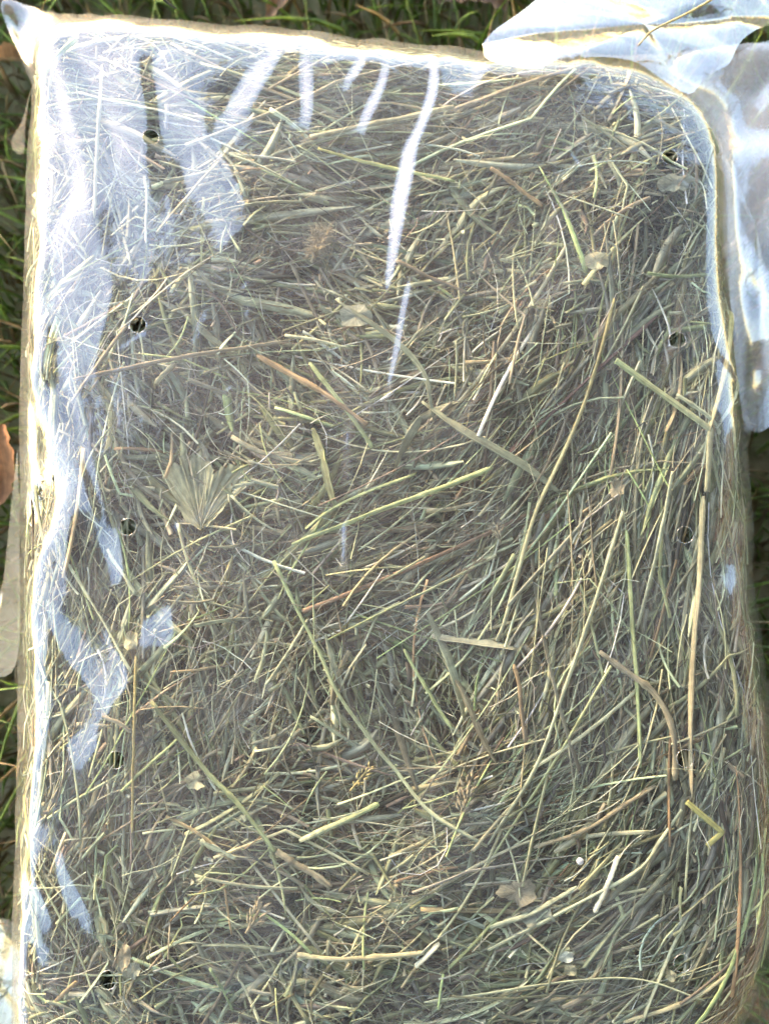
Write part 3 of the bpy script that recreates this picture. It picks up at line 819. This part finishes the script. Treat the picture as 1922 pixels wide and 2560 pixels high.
# white pellet
def pellet(px, py, rpx, label):
    import bmesh
    bm = bmesh.new()
    bmesh.ops.create_icosphere(bm, subdivisions=2, radius=rpx * .000192)
    for v in bm.verts:
        v.co *= 1 + .08 * math.sin(v.co.x * 3000 + v.co.y * 2100); v.co.z *= .6
    me = bpy.data.meshes.new('pellet'); bm.to_mesh(me); bm.free()
    a = me.color_attributes.new('Col', 'FLOAT_COLOR', 'POINT')
    for d in a.data: d.color = (.8, .8, .82, 1)
    me.uv_layers.new(name='UVMap')
    for p in me.polygons: p.use_smooth = True
    o = link('pellet', me, M_HAY)
    Pp, _ = surf(flat_from_px(px, py, .003), .0034)
    o.location = tuple(Pp)
    tag(o, label, 'pellet')
pellet(1449, 2152, 9, 'small round white pellet in the lower right')

# ------------------------------------------------------------------ the film
PATCH = [
    # (polygon in photo pixels, strength)
    ([(85, 45), (93, 85), (130, 210), (140, 295), (160, 380), (181, 463), (125, 560), (114, 640), (118, 800), (140, 850), (172, 880), (236, 910), (270, 780), (282, 724), (257, 640), (235, 560), (215, 463), (206, 400), (185, 320), (168, 253), (148, 168), (122, 85), (125, 45)], 1),
    ([(126, 876), (170, 990), (203, 1108), (250, 1264), (270, 1310), (262, 1264), (215, 1108), (190, 990), (172, 870)], 1),
    ([(60, 935), (84, 990), (126, 1045), (152, 1112), (202, 1188), (236, 1280), (300, 1330), (312, 1440), (290, 1450), (240, 1360), (177, 1290), (168, 1364), (160, 1423), (143, 1419), (122, 1364), (80, 1270), (70, 1100)], 1.35),
    ([(107, 1505), (147, 1529), (185, 1550), (270, 1575), (320, 1660), (337, 1706), (270, 1777), (249, 1760), (198, 1693), (139, 1630)], 1.7),
    ([(345, 1550), (421, 1524), (460, 1605), (405, 1617), (350, 1609)], 1.5),
    ([(150, 1850), (236, 1815), (253, 1870), (202, 1920), (165, 1890)], 1.2),
    ([(46, 2110), (59, 2143), (76, 2198), (135, 2325), (105, 2316), (76, 2282), (55, 2223)], 1.7),
    ([(135, 2139), (160, 2173), (185, 2211), (253, 2312), (219, 2325), (169, 2299), (147, 2249), (131, 2181)], 1.7),
    ([(59, 2333), (105, 2367), (152, 2405), (249, 2451), (253, 2472), (190, 2472), (126, 2455), (84, 2426)], 1.8),
    ([(160, 42), (236, 25), (421, 84), (489, 101), (447, 110), (371, 101), (337, 126), (350, 202), (367, 270), (371, 320), (360, 400), (380, 480), (330, 470), (287, 421), (274, 337), (261, 270), (228, 219), (190, 139)], .95),
    ([(396, 118), (447, 181), (455, 236), (506, 287), (514, 346), (548, 379), (607, 476), (640, 560), (560, 600), (464, 464), (455, 405), (405, 354), (392, 303), (392, 236), (379, 160)], .9),
    ([(640, 140), (703, 100), (690, 150), (656, 207), (632, 250), (590, 291), (556, 287), (585, 220)], 1),
    ([(747, 119), (775, 119), (779, 199), (781, 294), (755, 294), (749, 207)], 1),
    ([(902, 119), (918, 135), (894, 179), (862, 207), (855, 191), (886, 151)], 1),
    ([(958, 143), (974, 159), (958, 222), (934, 278), (914, 314), (890, 306), (918, 246), (942, 207)], 1),
    ([(1077, 127), (1097, 131), (1097, 199), (1085, 254), (1061, 310), (1041, 366), (1037, 417), (1021, 497), (1002, 596), (986, 670), (982, 688), (966, 735), (962, 719), (974, 576), (978, 497), (998, 417), (1010, 358), (1037, 326), (1061, 254), (1077, 191)], 1.1),
    ([(1017, 696), (1029, 704), (1010, 791), (998, 870), (978, 958), (970, 998), (966, 970), (986, 863), (1006, 751)], 1.1),
    ([(853, 1292), (868, 1296), (862, 1383), (864, 1447), (858, 1447), (850, 1383)], 1.1),
    ([(860, 1060), (876, 1062), (872, 1180), (860, 1200)], .8),
    ([(1180, 135), (1240, 140), (1200, 200), (1175, 210)], .8),
    ([(1650, 920), (1690, 800), (1705, 700), (1712, 700), (1700, 830), (1665, 930)], .6),
    ([(1370, 560), (1385, 480), (1380, 640), (1350, 700)], .5),
]
CELL = 4
X0, Y0, NX, NY = -160, -160, 560, 740
def poly_mask(poly):
    xs = X0 + (np.arange(NX) + .5) * CELL; ys = Y0 + (np.arange(NY) + .5) * CELL
    gx, gy = np.meshgrid(xs, ys)
    ins = np.zeros(gx.shape, bool)
    n = len(poly)
    for i in range(n):
        x1, y1 = poly[i]; x2, y2 = poly[(i + 1) % n]
        c = ((y1 > gy) != (y2 > gy)) & (gx < (x2 - x1) * (gy - y1) / (y2 - y1 + 1e-9) + x1)
        ins ^= c
    return ins.astype(float)
def gblur(a, s):
    r = int(3 * s + 1); k = np.exp(-.5 * (np.arange(-r, r + 1) / s) ** 2); k /= k.sum()
    p = np.pad(a, ((r, r), (r, r)), 'edge')
    p = np.apply_along_axis(lambda v: np.convolve(v, k, 'valid'), 1, p)
    return np.apply_along_axis(lambda v: np.convolve(v, k, 'valid'), 0, p)

def film_wrinkles():
    xs = X0 + (np.arange(NX) + .5) * CELL; ys = Y0 + (np.arange(NY) + .5) * CELL
    gx, gy = np.meshgrid(xs, ys)
    q = unproj(gx, gy, ZT)
    v = np.stack([q[..., 0] - CP[0], q[..., 1] - CP[1], np.full(gx.shape, ZT - CP[2])], -1)
    v /= np.linalg.norm(v, axis=-1, keepdims=True)
    el = math.radians(36)
    az = OPEN_AZ - math.radians(45) * np.clip((gy - 700) / 1500, 0, 1)
    tgt = np.stack([np.sin(az) * math.cos(el), np.cos(az) * math.cos(el), np.full(gx.shape, math.sin(el))], -1)
    n = tgt - v
    sx = -n[..., 0] / n[..., 2]; sy = -n[..., 1] / n[..., 2]
    m = np.zeros(gx.shape)
    for poly, st in PATCH:
        m = np.maximum(m, poly_mask(poly) * st)
    m = gblur(m, 1.3)
    calm = 1 - np.clip(gblur(np.minimum(m * 1.5, 1), 9) * 3.5, 0, 1)
    m = m * (1 + .10 * wob(q[..., 0], q[..., 1], 110, 71) * (m > .02) + .04 * wob(q[..., 0], q[..., 1], 420, 72))
    gxs = sx * m; gys = sy * m
    # small tension folds elsewhere: slopes across random long streaks
    r_ = np.random.default_rng(5)
    for _ in range(70):
        cx, cy = r_.uniform(0, 1922), r_.uniform(60, 2560)
        a = math.radians(r_.choice([80, 100, 60, 20, 140]) + r_.normal(0, 14))
        L, wd = r_.uniform(60, 360), r_.uniform(6, 20)
        dx, dy = gx - cx, -(gy - cy)
        al = dx * math.cos(a) + dy * math.sin(a); ac = -dx * math.sin(a) + dy * math.cos(a) + 18 * np.sin(al / 90 + cx)
        e = r_.normal(0, .11) * np.exp(-(al / L) ** 2 - (ac / wd) ** 2) * calm
        gxs += e * -math.sin(a); gys += e * math.cos(a)
    for _ in range(420):                           # short crinkles all over
        cx, cy = r_.uniform(0, 1922), r_.uniform(60, 2560)
        i0, i1 = max(0, int((cx - 160 - X0) / CELL)), min(NX, int((cx + 160 - X0) / CELL))
        j0, j1 = max(0, int((cy - 160 - Y0) / CELL)), min(NY, int((cy + 160 - Y0) / CELL))
        a = r_.uniform(0, math.pi); L, wd = r_.uniform(18, 70), r_.uniform(4, 8)
        dx, dy = gx[j0:j1, i0:i1] - cx, -(gy[j0:j1, i0:i1] - cy)
        al = dx * math.cos(a) + dy * math.sin(a); ac = -dx * math.sin(a) + dy * math.cos(a) + 5 * np.sin(al / 22 + cx)
        e = r_.normal(0, .12) * np.exp(-(al / L) ** 2 - (ac / wd) ** 2) * calm[j0:j1, i0:i1]
        gxs[j0:j1, i0:i1] += e * -math.sin(a); gys[j0:j1, i0:i1] += e * math.cos(a)
    h = CELL * .000192
    # integrate the slopes (Poisson, mirrored so that the borders stay free)
    fx = np.concatenate([gxs, -gxs[:, ::-1]], 1); fx = np.concatenate([fx, fx[::-1]], 0)
    gy2 = -gys                                    # rows run downwards
    fy = np.concatenate([gy2, gy2[:, ::-1]], 1); fy = np.concatenate([fy, -fy[::-1]], 0)
    kx = np.fft.fftfreq(2 * NX) * 2 * math.pi; ky = np.fft.fftfreq(2 * NY) * 2 * math.pi
    KX, KY = np.meshgrid(kx, ky)
    den = KX ** 2 + KY ** 2; den[0, 0] = 1
    F = (-1j * KX * np.fft.fft2(fx) - 1j * KY * np.fft.fft2(fy)) / den
    F[0, 0] = 0
    z = np.real(np.fft.ifft2(F))[:NY, :NX] * h
    return z

WR = film_wrinkles()
WR = WR - np.percentile(WR, 50)
WR = WR - gblur(WR, 45) * .85
neg = np.maximum(-WR - .0012, 0)
for ax in (0, 1):                                  # wide maximum, then blurred: lifts the film clear of the hay
    neg = np.max([np.roll(neg, k, ax) for k in range(-16, 17, 2)], 0)
WR = WR + gblur(neg, 9)
print('film wrinkle range mm', WR.min() * 1e3, WR.max() * 1e3)

def sample_wr(x, y):
    P = np.stack([x, y, np.full_like(x, ZT)], -1)
    p = proj(P)
    fx = np.clip((p[..., 0] - X0) / CELL - .5, 0, NX - 1.001); fy = np.clip((p[..., 1] - Y0) / CELL - .5, 0, NY - 1.001)
    i = fx.astype(int); j = fy.astype(int); a = fx - i; b = fy - j
    return (WR[j, i] * (1 - a) * (1 - b) + WR[j, i + 1] * a * (1 - b) + WR[j + 1, i] * (1 - a) * b + WR[j + 1, i + 1] * a * b)

FOFF = .0062
ZS = .104
def film_height(x, y):
    d = np.stack([x - CEN[0], y - CEN[1]], -1)
    phi = np.arctan2(d[..., 1], d[..., 0]); r = np.hypot(d[..., 0], d[..., 1])
    R = RH(phi); Rf = RF(phi)
    th_t = math.radians(48)
    rt = R - A_E + (A_E + FOFF) * math.sin(th_t)
    rt = np.minimum(rt, Rf - .006)
    def hay_z(rr):
        s = np.clip((rr - (R - A_E)) / (A_E + FOFF), 0, .97)
        return HTOP - B_E + (B_E + FOFF) * np.sqrt(1 - s * s) - .006 * np.minimum(rr / R, 1) ** 4
    z_in = hay_z(np.minimum(r, rt))
    z_t = hay_z(rt)
    slope = (hay_z(rt) - hay_z(rt - .001)) / .001
    Lr = np.maximum(Rf - rt, .004)
    t = np.clip((r - rt) / Lr, 0, 1)
    m0 = slope * Lr; m1 = (ZS - z_t) * .9
    h = (2 * t**3 - 3 * t**2 + 1) * z_t + (t**3 - 2 * t**2 + t) * m0 + (-2 * t**3 + 3 * t**2) * ZS + (t**3 - t**2) * m1
    z = np.where(r > rt, h, z_in)
    fade = np.clip((Rf - r) / .02, 0, 1)
    z = z + sample_wr(x, y) * fade
    rim = np.exp(-((Rf - r - .020) / .017) ** 2)          # puckers where the film turns over the edge
    s1 = phi * R
    z = z + rim * (.0021 * wob(x, y, 85, 41, 14) + .0005 * wob(x, y, 230, 43, 14))
    skirt = np.clip((r - R) / .02, 0, 1)
    z = z + skirt * fade * (.0024 * wob(x, y, 60, 44) + .0007 * wob(x, y, 170, 45))
    return z

bag = empty('hay_bag', (CEN[0], CEN[1], 0.0))
tag(bag, 'clear plastic bag with punched air holes stretched over the hay', 'plastic bag')
BOFF = np.array([CEN[0], CEN[1], 0.0])
def bchild(o):
    o.location = tuple(-BOFF)
    return o

def build_film():
    nu, nv = 400, 540
    f = lambda n: np.sign(np.linspace(-1, 1, n)) * (1 - (1 - np.abs(np.linspace(-1, 1, n))) ** 1.12)
    uu, vv = np.meshgrid(f(nu), f(nv))
    rho = np.maximum(np.abs(uu), np.abs(vv))
    ph = np.arctan2(vv * .262, uu * .186)
    r = rho * RF(ph)
    x = CEN[0] + np.cos(ph) * r; y = CEN[1] + np.sin(ph) * r
    x = x.ravel(); y = y.ravel()
    idx = np.arange(nu * nv).reshape(nv, nu)
    Qd = np.stack([idx[:-1, :-1], idx[:-1, 1:], idx[1:, 1:], idx[1:, :-1]], -1).reshape(-1, 4)
    dead = np.zeros(len(x), bool)
    hc = []
    for (hx, hy) in HOLES:
        c = unproj(hx, hy, ZT)
        for _ in range(5):
            z = film_height(np.array([c[0]]), np.array([c[1]]))[0]
            c = unproj(hx, hy, z)
        hc.append((c[0], c[1], z))
        dd = np.hypot(x - c[0], y - c[1])
        R = .0041
        ins = dd < R - .0001
        dead |= ins
        # vertices next to the opening move onto its edge
        q = Qd
        fin = ins[q].all(1)
        part = ins[q].any(1)
        ring = np.unique(q[part & ~fin])
        ring_in = ring[ins[ring]]
        ang = np.arctan2(y[ring_in] - c[1], x[ring_in] - c[0])
        x[ring_in] = c[0] + R * np.cos(ang); y[ring_in] = c[1] + R * np.sin(ang)
        dead[ring_in] = False
        core = ins.copy(); core[ring_in] = False
        onr = ins & ~core
        kill = core[q].any(1) | ins[q].all(1)
        Qd = Qd[~kill]
    z = film_height(x, y)
    used = np.unique(Qd)
    re = -np.ones(len(x), int); re[used] = np.arange(len(used))
    V = np.stack([x, y, z], -1)[used]
    return V, re[Qd], hc

V, Qd, HC = build_film()
fo = bchild(link('film', mesh_np('film', V, Qd), M_FILM, bag))
# lower half of the bag, down to the ground
nA, nR = 720, 14
ph = np.linspace(-math.pi, math.pi, nA, endpoint=False)
rr = RF(ph)
ringV = []
for (k, z) in [(0, ZS), (-.002, ZS - .012), (-.006, .07), (-.010, .045), (-.018, .026), (-.03, .016), (-.06, .012), (-.12, .010)]:
    rad = np.maximum(rr + k, .02)
    ringV.append(np.stack([CEN[0] + rad * np.cos(ph), CEN[1] + rad * np.sin(ph), z + .002 * np.sin(ph * 40 + z * 90) * (1 if z < ZS else 0) * (z > .02)], -1))
Vl = np.vstack(ringV); m = len(ringV)
idx = np.arange(m * nA).reshape(m, nA)
Ql = np.stack([idx[:-1], np.roll(idx[:-1], -1, 1), np.roll(idx[1:], -1, 1), idx[1:]], -1).reshape(-1, 4)
bchild(link('underside_film', mesh_np('underside_film', Vl, Ql), M_FILM, bag))

# rims of the punched air holes
def torus(R, r, n=40, k=8):
    a = np.arange(n) / n * 2 * math.pi; b = np.arange(k) / k * 2 * math.pi
    A, B = np.meshgrid(a, b, indexing='ij')
    V = np.stack([(R + r * np.cos(B)) * np.cos(A), (R + r * np.cos(B)) * np.sin(A), r * np.sin(B)], -1).reshape(-1, 3)
    i = np.arange(n * k).reshape(n, k)
    Q = np.stack([i, np.roll(i, -1, 0), np.roll(np.roll(i, -1, 0), -1, 1), np.roll(i, -1, 1)], -1).reshape(-1, 4)
    return mesh_np('air_hole_rim', V, Q)
tm = torus(.0041, .00009)
tm.materials.append(M_RIM)
for (x, y, z) in HC:
    e = .004
    fx = (film_height(np.array([x + e]), np.array([y]))[0] - film_height(np.array([x - e]), np.array([y]))[0]) / (2 * e)
    fy = (film_height(np.array([x]), np.array([y + e]))[0] - film_height(np.array([x]), np.array([y - e]))[0]) / (2 * e)
    o = link('air_hole_rim', tm, None, fo)
    o.location = (x, y, z)
    o.rotation_euler = Vector((-fx, -fy, 1)).to_track_quat('Z', 'Y').to_euler()

# loose sheets: folded neck at the top right, fins at the sides, tails at the bottom
def sheet(name, poly, zs, amp, seed, mat, ni=70, fold_ang=20, freq=1.0, dome=0.0, rounded=True):
    r_ = np.random.default_rng(seed)
    pl = np.array(poly, float); z = np.array(zs, float)
    k = len(pl)
    P3 = []
    for (p, zz) in zip(pl, z):
        P3.append([*unproj(p[0], p[1], zz), zz])
    P3 = np.array(P3)
    if rounded:
        P3 = catmull(np.vstack([P3, P3[:1]]), 4 * k + 1)[:-1]; k = len(P3)
    # finer outline
    sub = 4
    B = []
    for i in range(k):
        t = np.arange(sub)[:, None] / sub
        B.append(P3[i] * (1 - t) + P3[(i + 1) % k] * t)
    B = np.vstack(B); nb = len(B)
    c = P3.mean(0)
    rho = np.linspace(0, 1, ni)[1:]
    V = c + (B - c)[None] * rho[:, None, None]
    V = V.reshape(-1, 3)
    rv = np.repeat(rho, nb)
    x, y = V[:, 0], V[:, 1]
    a0 = math.radians(fold_ang)
    h = np.zeros(len(V))
    for j in range(7):
        a = a0 + r_.normal(0, .35) + (1.4 if j == 6 else 0)
        f = freq * r_.uniform(28, 120)
        w = 6 * np.sin(40 * x + 31 * y + j)
        s = (-x * math.sin(a) + y * math.cos(a)) * f + .12 * w + r_.uniform(0, 6)
        tri = np.abs(((s / 3.1416) % 2) - 1) - .5
        h += tri * r_.uniform(.4, 1) * (60 / f)
    V[:, 2] += amp * h + dome * (1 - rv ** 2)
    V = np.vstack([c + np.array([0, 0, amp * h[:nb].mean() + dome]), V])
    tris = []
    i = np.arange(nb)
    tris.append(np.stack([np.zeros(nb, int), 1 + i, 1 + (i + 1) % nb], -1))
    for rI in range(ni - 2):
        a = 1 + rI * nb; b = a + nb; j = (i + 1) % nb
        tris.append(np.stack([a + i, b + i, b + j], -1)); tris.append(np.stack([a + i, b + j, a + j], -1))
    return bchild(link(name, mesh_np(name, V, np.vstack(tris)), mat, bag))

sheet('neck_flap', [(1205, 110), (1235, 78), (1290, 40), (1345, -8), (1420, -60), (1700, -120), (2060, -100), (2080, 40), (1935, 60), (1856, 98), (1822, 158), (1766, 186), (1723, 232), (1643, 184), (1580, 150), (1475, 146), (1350, 172), (1225, 150)],
      [.142, .142, .141, .139, .135, .12, .11, .11, .132, .142, .148, .150, .153, .155, .155, .155, .156, .150], .0026, 4, M_FLAP, ni=120, fold_ang=14, freq=1.0, dome=.006)
sheet('gusset_film', [(1700, 250), (1790, 170), (1900, 110), (2040, 120), (2030, 500), (2000, 820), (1975, 980), (1925, 1065), (1875, 1075), (1850, 1000), (1822, 720), (1808, 420), (1780, 320)],
      [.1, .095, .09, .085, .085, .088, .09, .098, .1, .1, .1, .1, .1], .0012, 31, M_GUSSET, ni=50, fold_ang=80)
sheet('side_fin', [(46, 1120), (30, 1250), (8, 1450), (-30, 1560), (-60, 1640), (-20, 1690), (44, 1655), (52, 1400)],
      [.105, .1, .09, .085, .08, .085, .1, .104], .0008, 9, M_FLAP, ni=30, fold_ang=85)
sheet('corner_ear', [(78, 215), (55, 300), (30, 345), (34, 375), (58, 380), (64, 300)], [.11, .1, .09, .09, .1, .105], .0006, 3, M_FLAP, ni=16, fold_ang=70)
sheet('bottom_tail', [(-60, 2290), (45, 2315), (85, 2450), (85, 2600), (-40, 2680), (-120, 2500)], [.04, .06, .06, .05, .03, .03], .0022, 12, M_FLAP, ni=30, fold_ang=70)
sheet('bottom_tail', [(1830, 2470), (1890, 2455), (1990, 2440), (2040, 2560), (1960, 2680), (1820, 2620), (1800, 2560)], [.06, .05, .03, .03, .03, .05, .06], .0022, 21, M_FLAP, ni=30, fold_ang=10)

# ------------------------------------------------------------------ things lying outside the bag
def loose_stem(name, pts3, wid, colr, label, flat=.8, cat='straw', col2=None):
    pp = catmull([(*unproj(a, b, z), z) for a, b, z in pts3], 14)
    K = 14
    org = pp.mean(0)
    t = np.linspace(0, 1, K)
    N = np.broadcast_to(np.array([.05, .02, 1.0]), (1, K, 3))
    w = wid * (1 + .5 * np.exp(-((t - .72) / .03) ** 2)) * (1 - .35 * t)
    c1 = np.array(PAL[colr]); c2 = np.array(PAL[col2 or colr])
    cc = c1[None] * (1 - t[:, None]) + c2[None] * t[:, None]
    v, qd, c_, uv = tube_batch((pp - org)[None], N, w[None], np.array([flat]), cc[None], M=8, cap=True)
    o = link(name, mesh_np(name, v, qd, c_, uv), M_HAY)
    o.location = tuple(org)
    tag(o, label, cat)
loose_stem('dry_straw', [(1800, -14, .163), (1720, 32, .164), (1634, 74, .165), (1610, 96, .164), (1595, 113, .160)], .0013, 'golden', 'single ochre dry stem lying on the shiny folded film', col2='tan')
loose_stem('dry_straw', [(395, -14, .128), (418, 6, .126), (442, 22, .124)], .0016, 'dark', 'dark bit of stem poking over the top edge of the bag')

def ground_leaf(px, py, z, lenm, widm, ang, label, seed, c=(.30, .14, .06)):
    r_ = np.random.default_rng(seed)
    n, mm = 14, 8
    s = np.linspace(0, 1, n); t = np.linspace(-1, 1, mm)
    Sg, Tg = np.meshgrid(s, t, indexing='ij')
    half = widm * .5 * np.sin(np.clip(Sg, .02, .985) * math.pi) ** .75 * (1 + .08 * np.sin(Sg * 25 + seed))
    x = (Sg - .5) * lenm; y = Tg * half
    zz = .010 * (np.abs(Tg) ** 1.6) * np.sin(Sg * math.pi) + .008 * np.sin(Sg * 4 + seed) + .0015 * np.cos(Sg * 40) * np.abs(Tg)
    a = math.radians(ang)
    V = np.stack([x * math.cos(a) - y * math.sin(a), x * math.sin(a) + y * math.cos(a), zz], -1).reshape(-1, 3)
    i = np.arange(n * mm).reshape(n, mm)
    Qd = np.stack([i[:-1, :-1], i[1:, :-1], i[1:, 1:], i[:-1, 1:]], -1).reshape(-1, 4)
    cc = np.array(c)[None] * (1 + r_.normal(0, .06, (len(V), 1)))
    o = link('fallen_leaf', mesh_np('fallen_leaf', V, Qd, cc, V[:, :2] * 60), M_HAY)
    xy = unproj(px, py, z)
    o.location = (xy[0], xy[1], z)
    tag(o, label, 'leaf')
ground_leaf(2, 1165, .05, .05, .026, 80, 'brown fallen leaf on the grass left of the bag', 4)
ground_leaf(40, 140, .03, .04, .012, 30, 'narrow dry leaf on the grass under the top left corner', 8, (.34, .22, .12))
ground_leaf(735, -5, .03, .05, .02, 40, 'dry tan leaf in the grass beyond the top edge', 6, (.32, .2, .12))
ground_leaf(1180, 10, .025, .05, .02, -20, 'dull brown dead leaf in the grass beside the shiny folded film', 5, (.22, .15, .1))
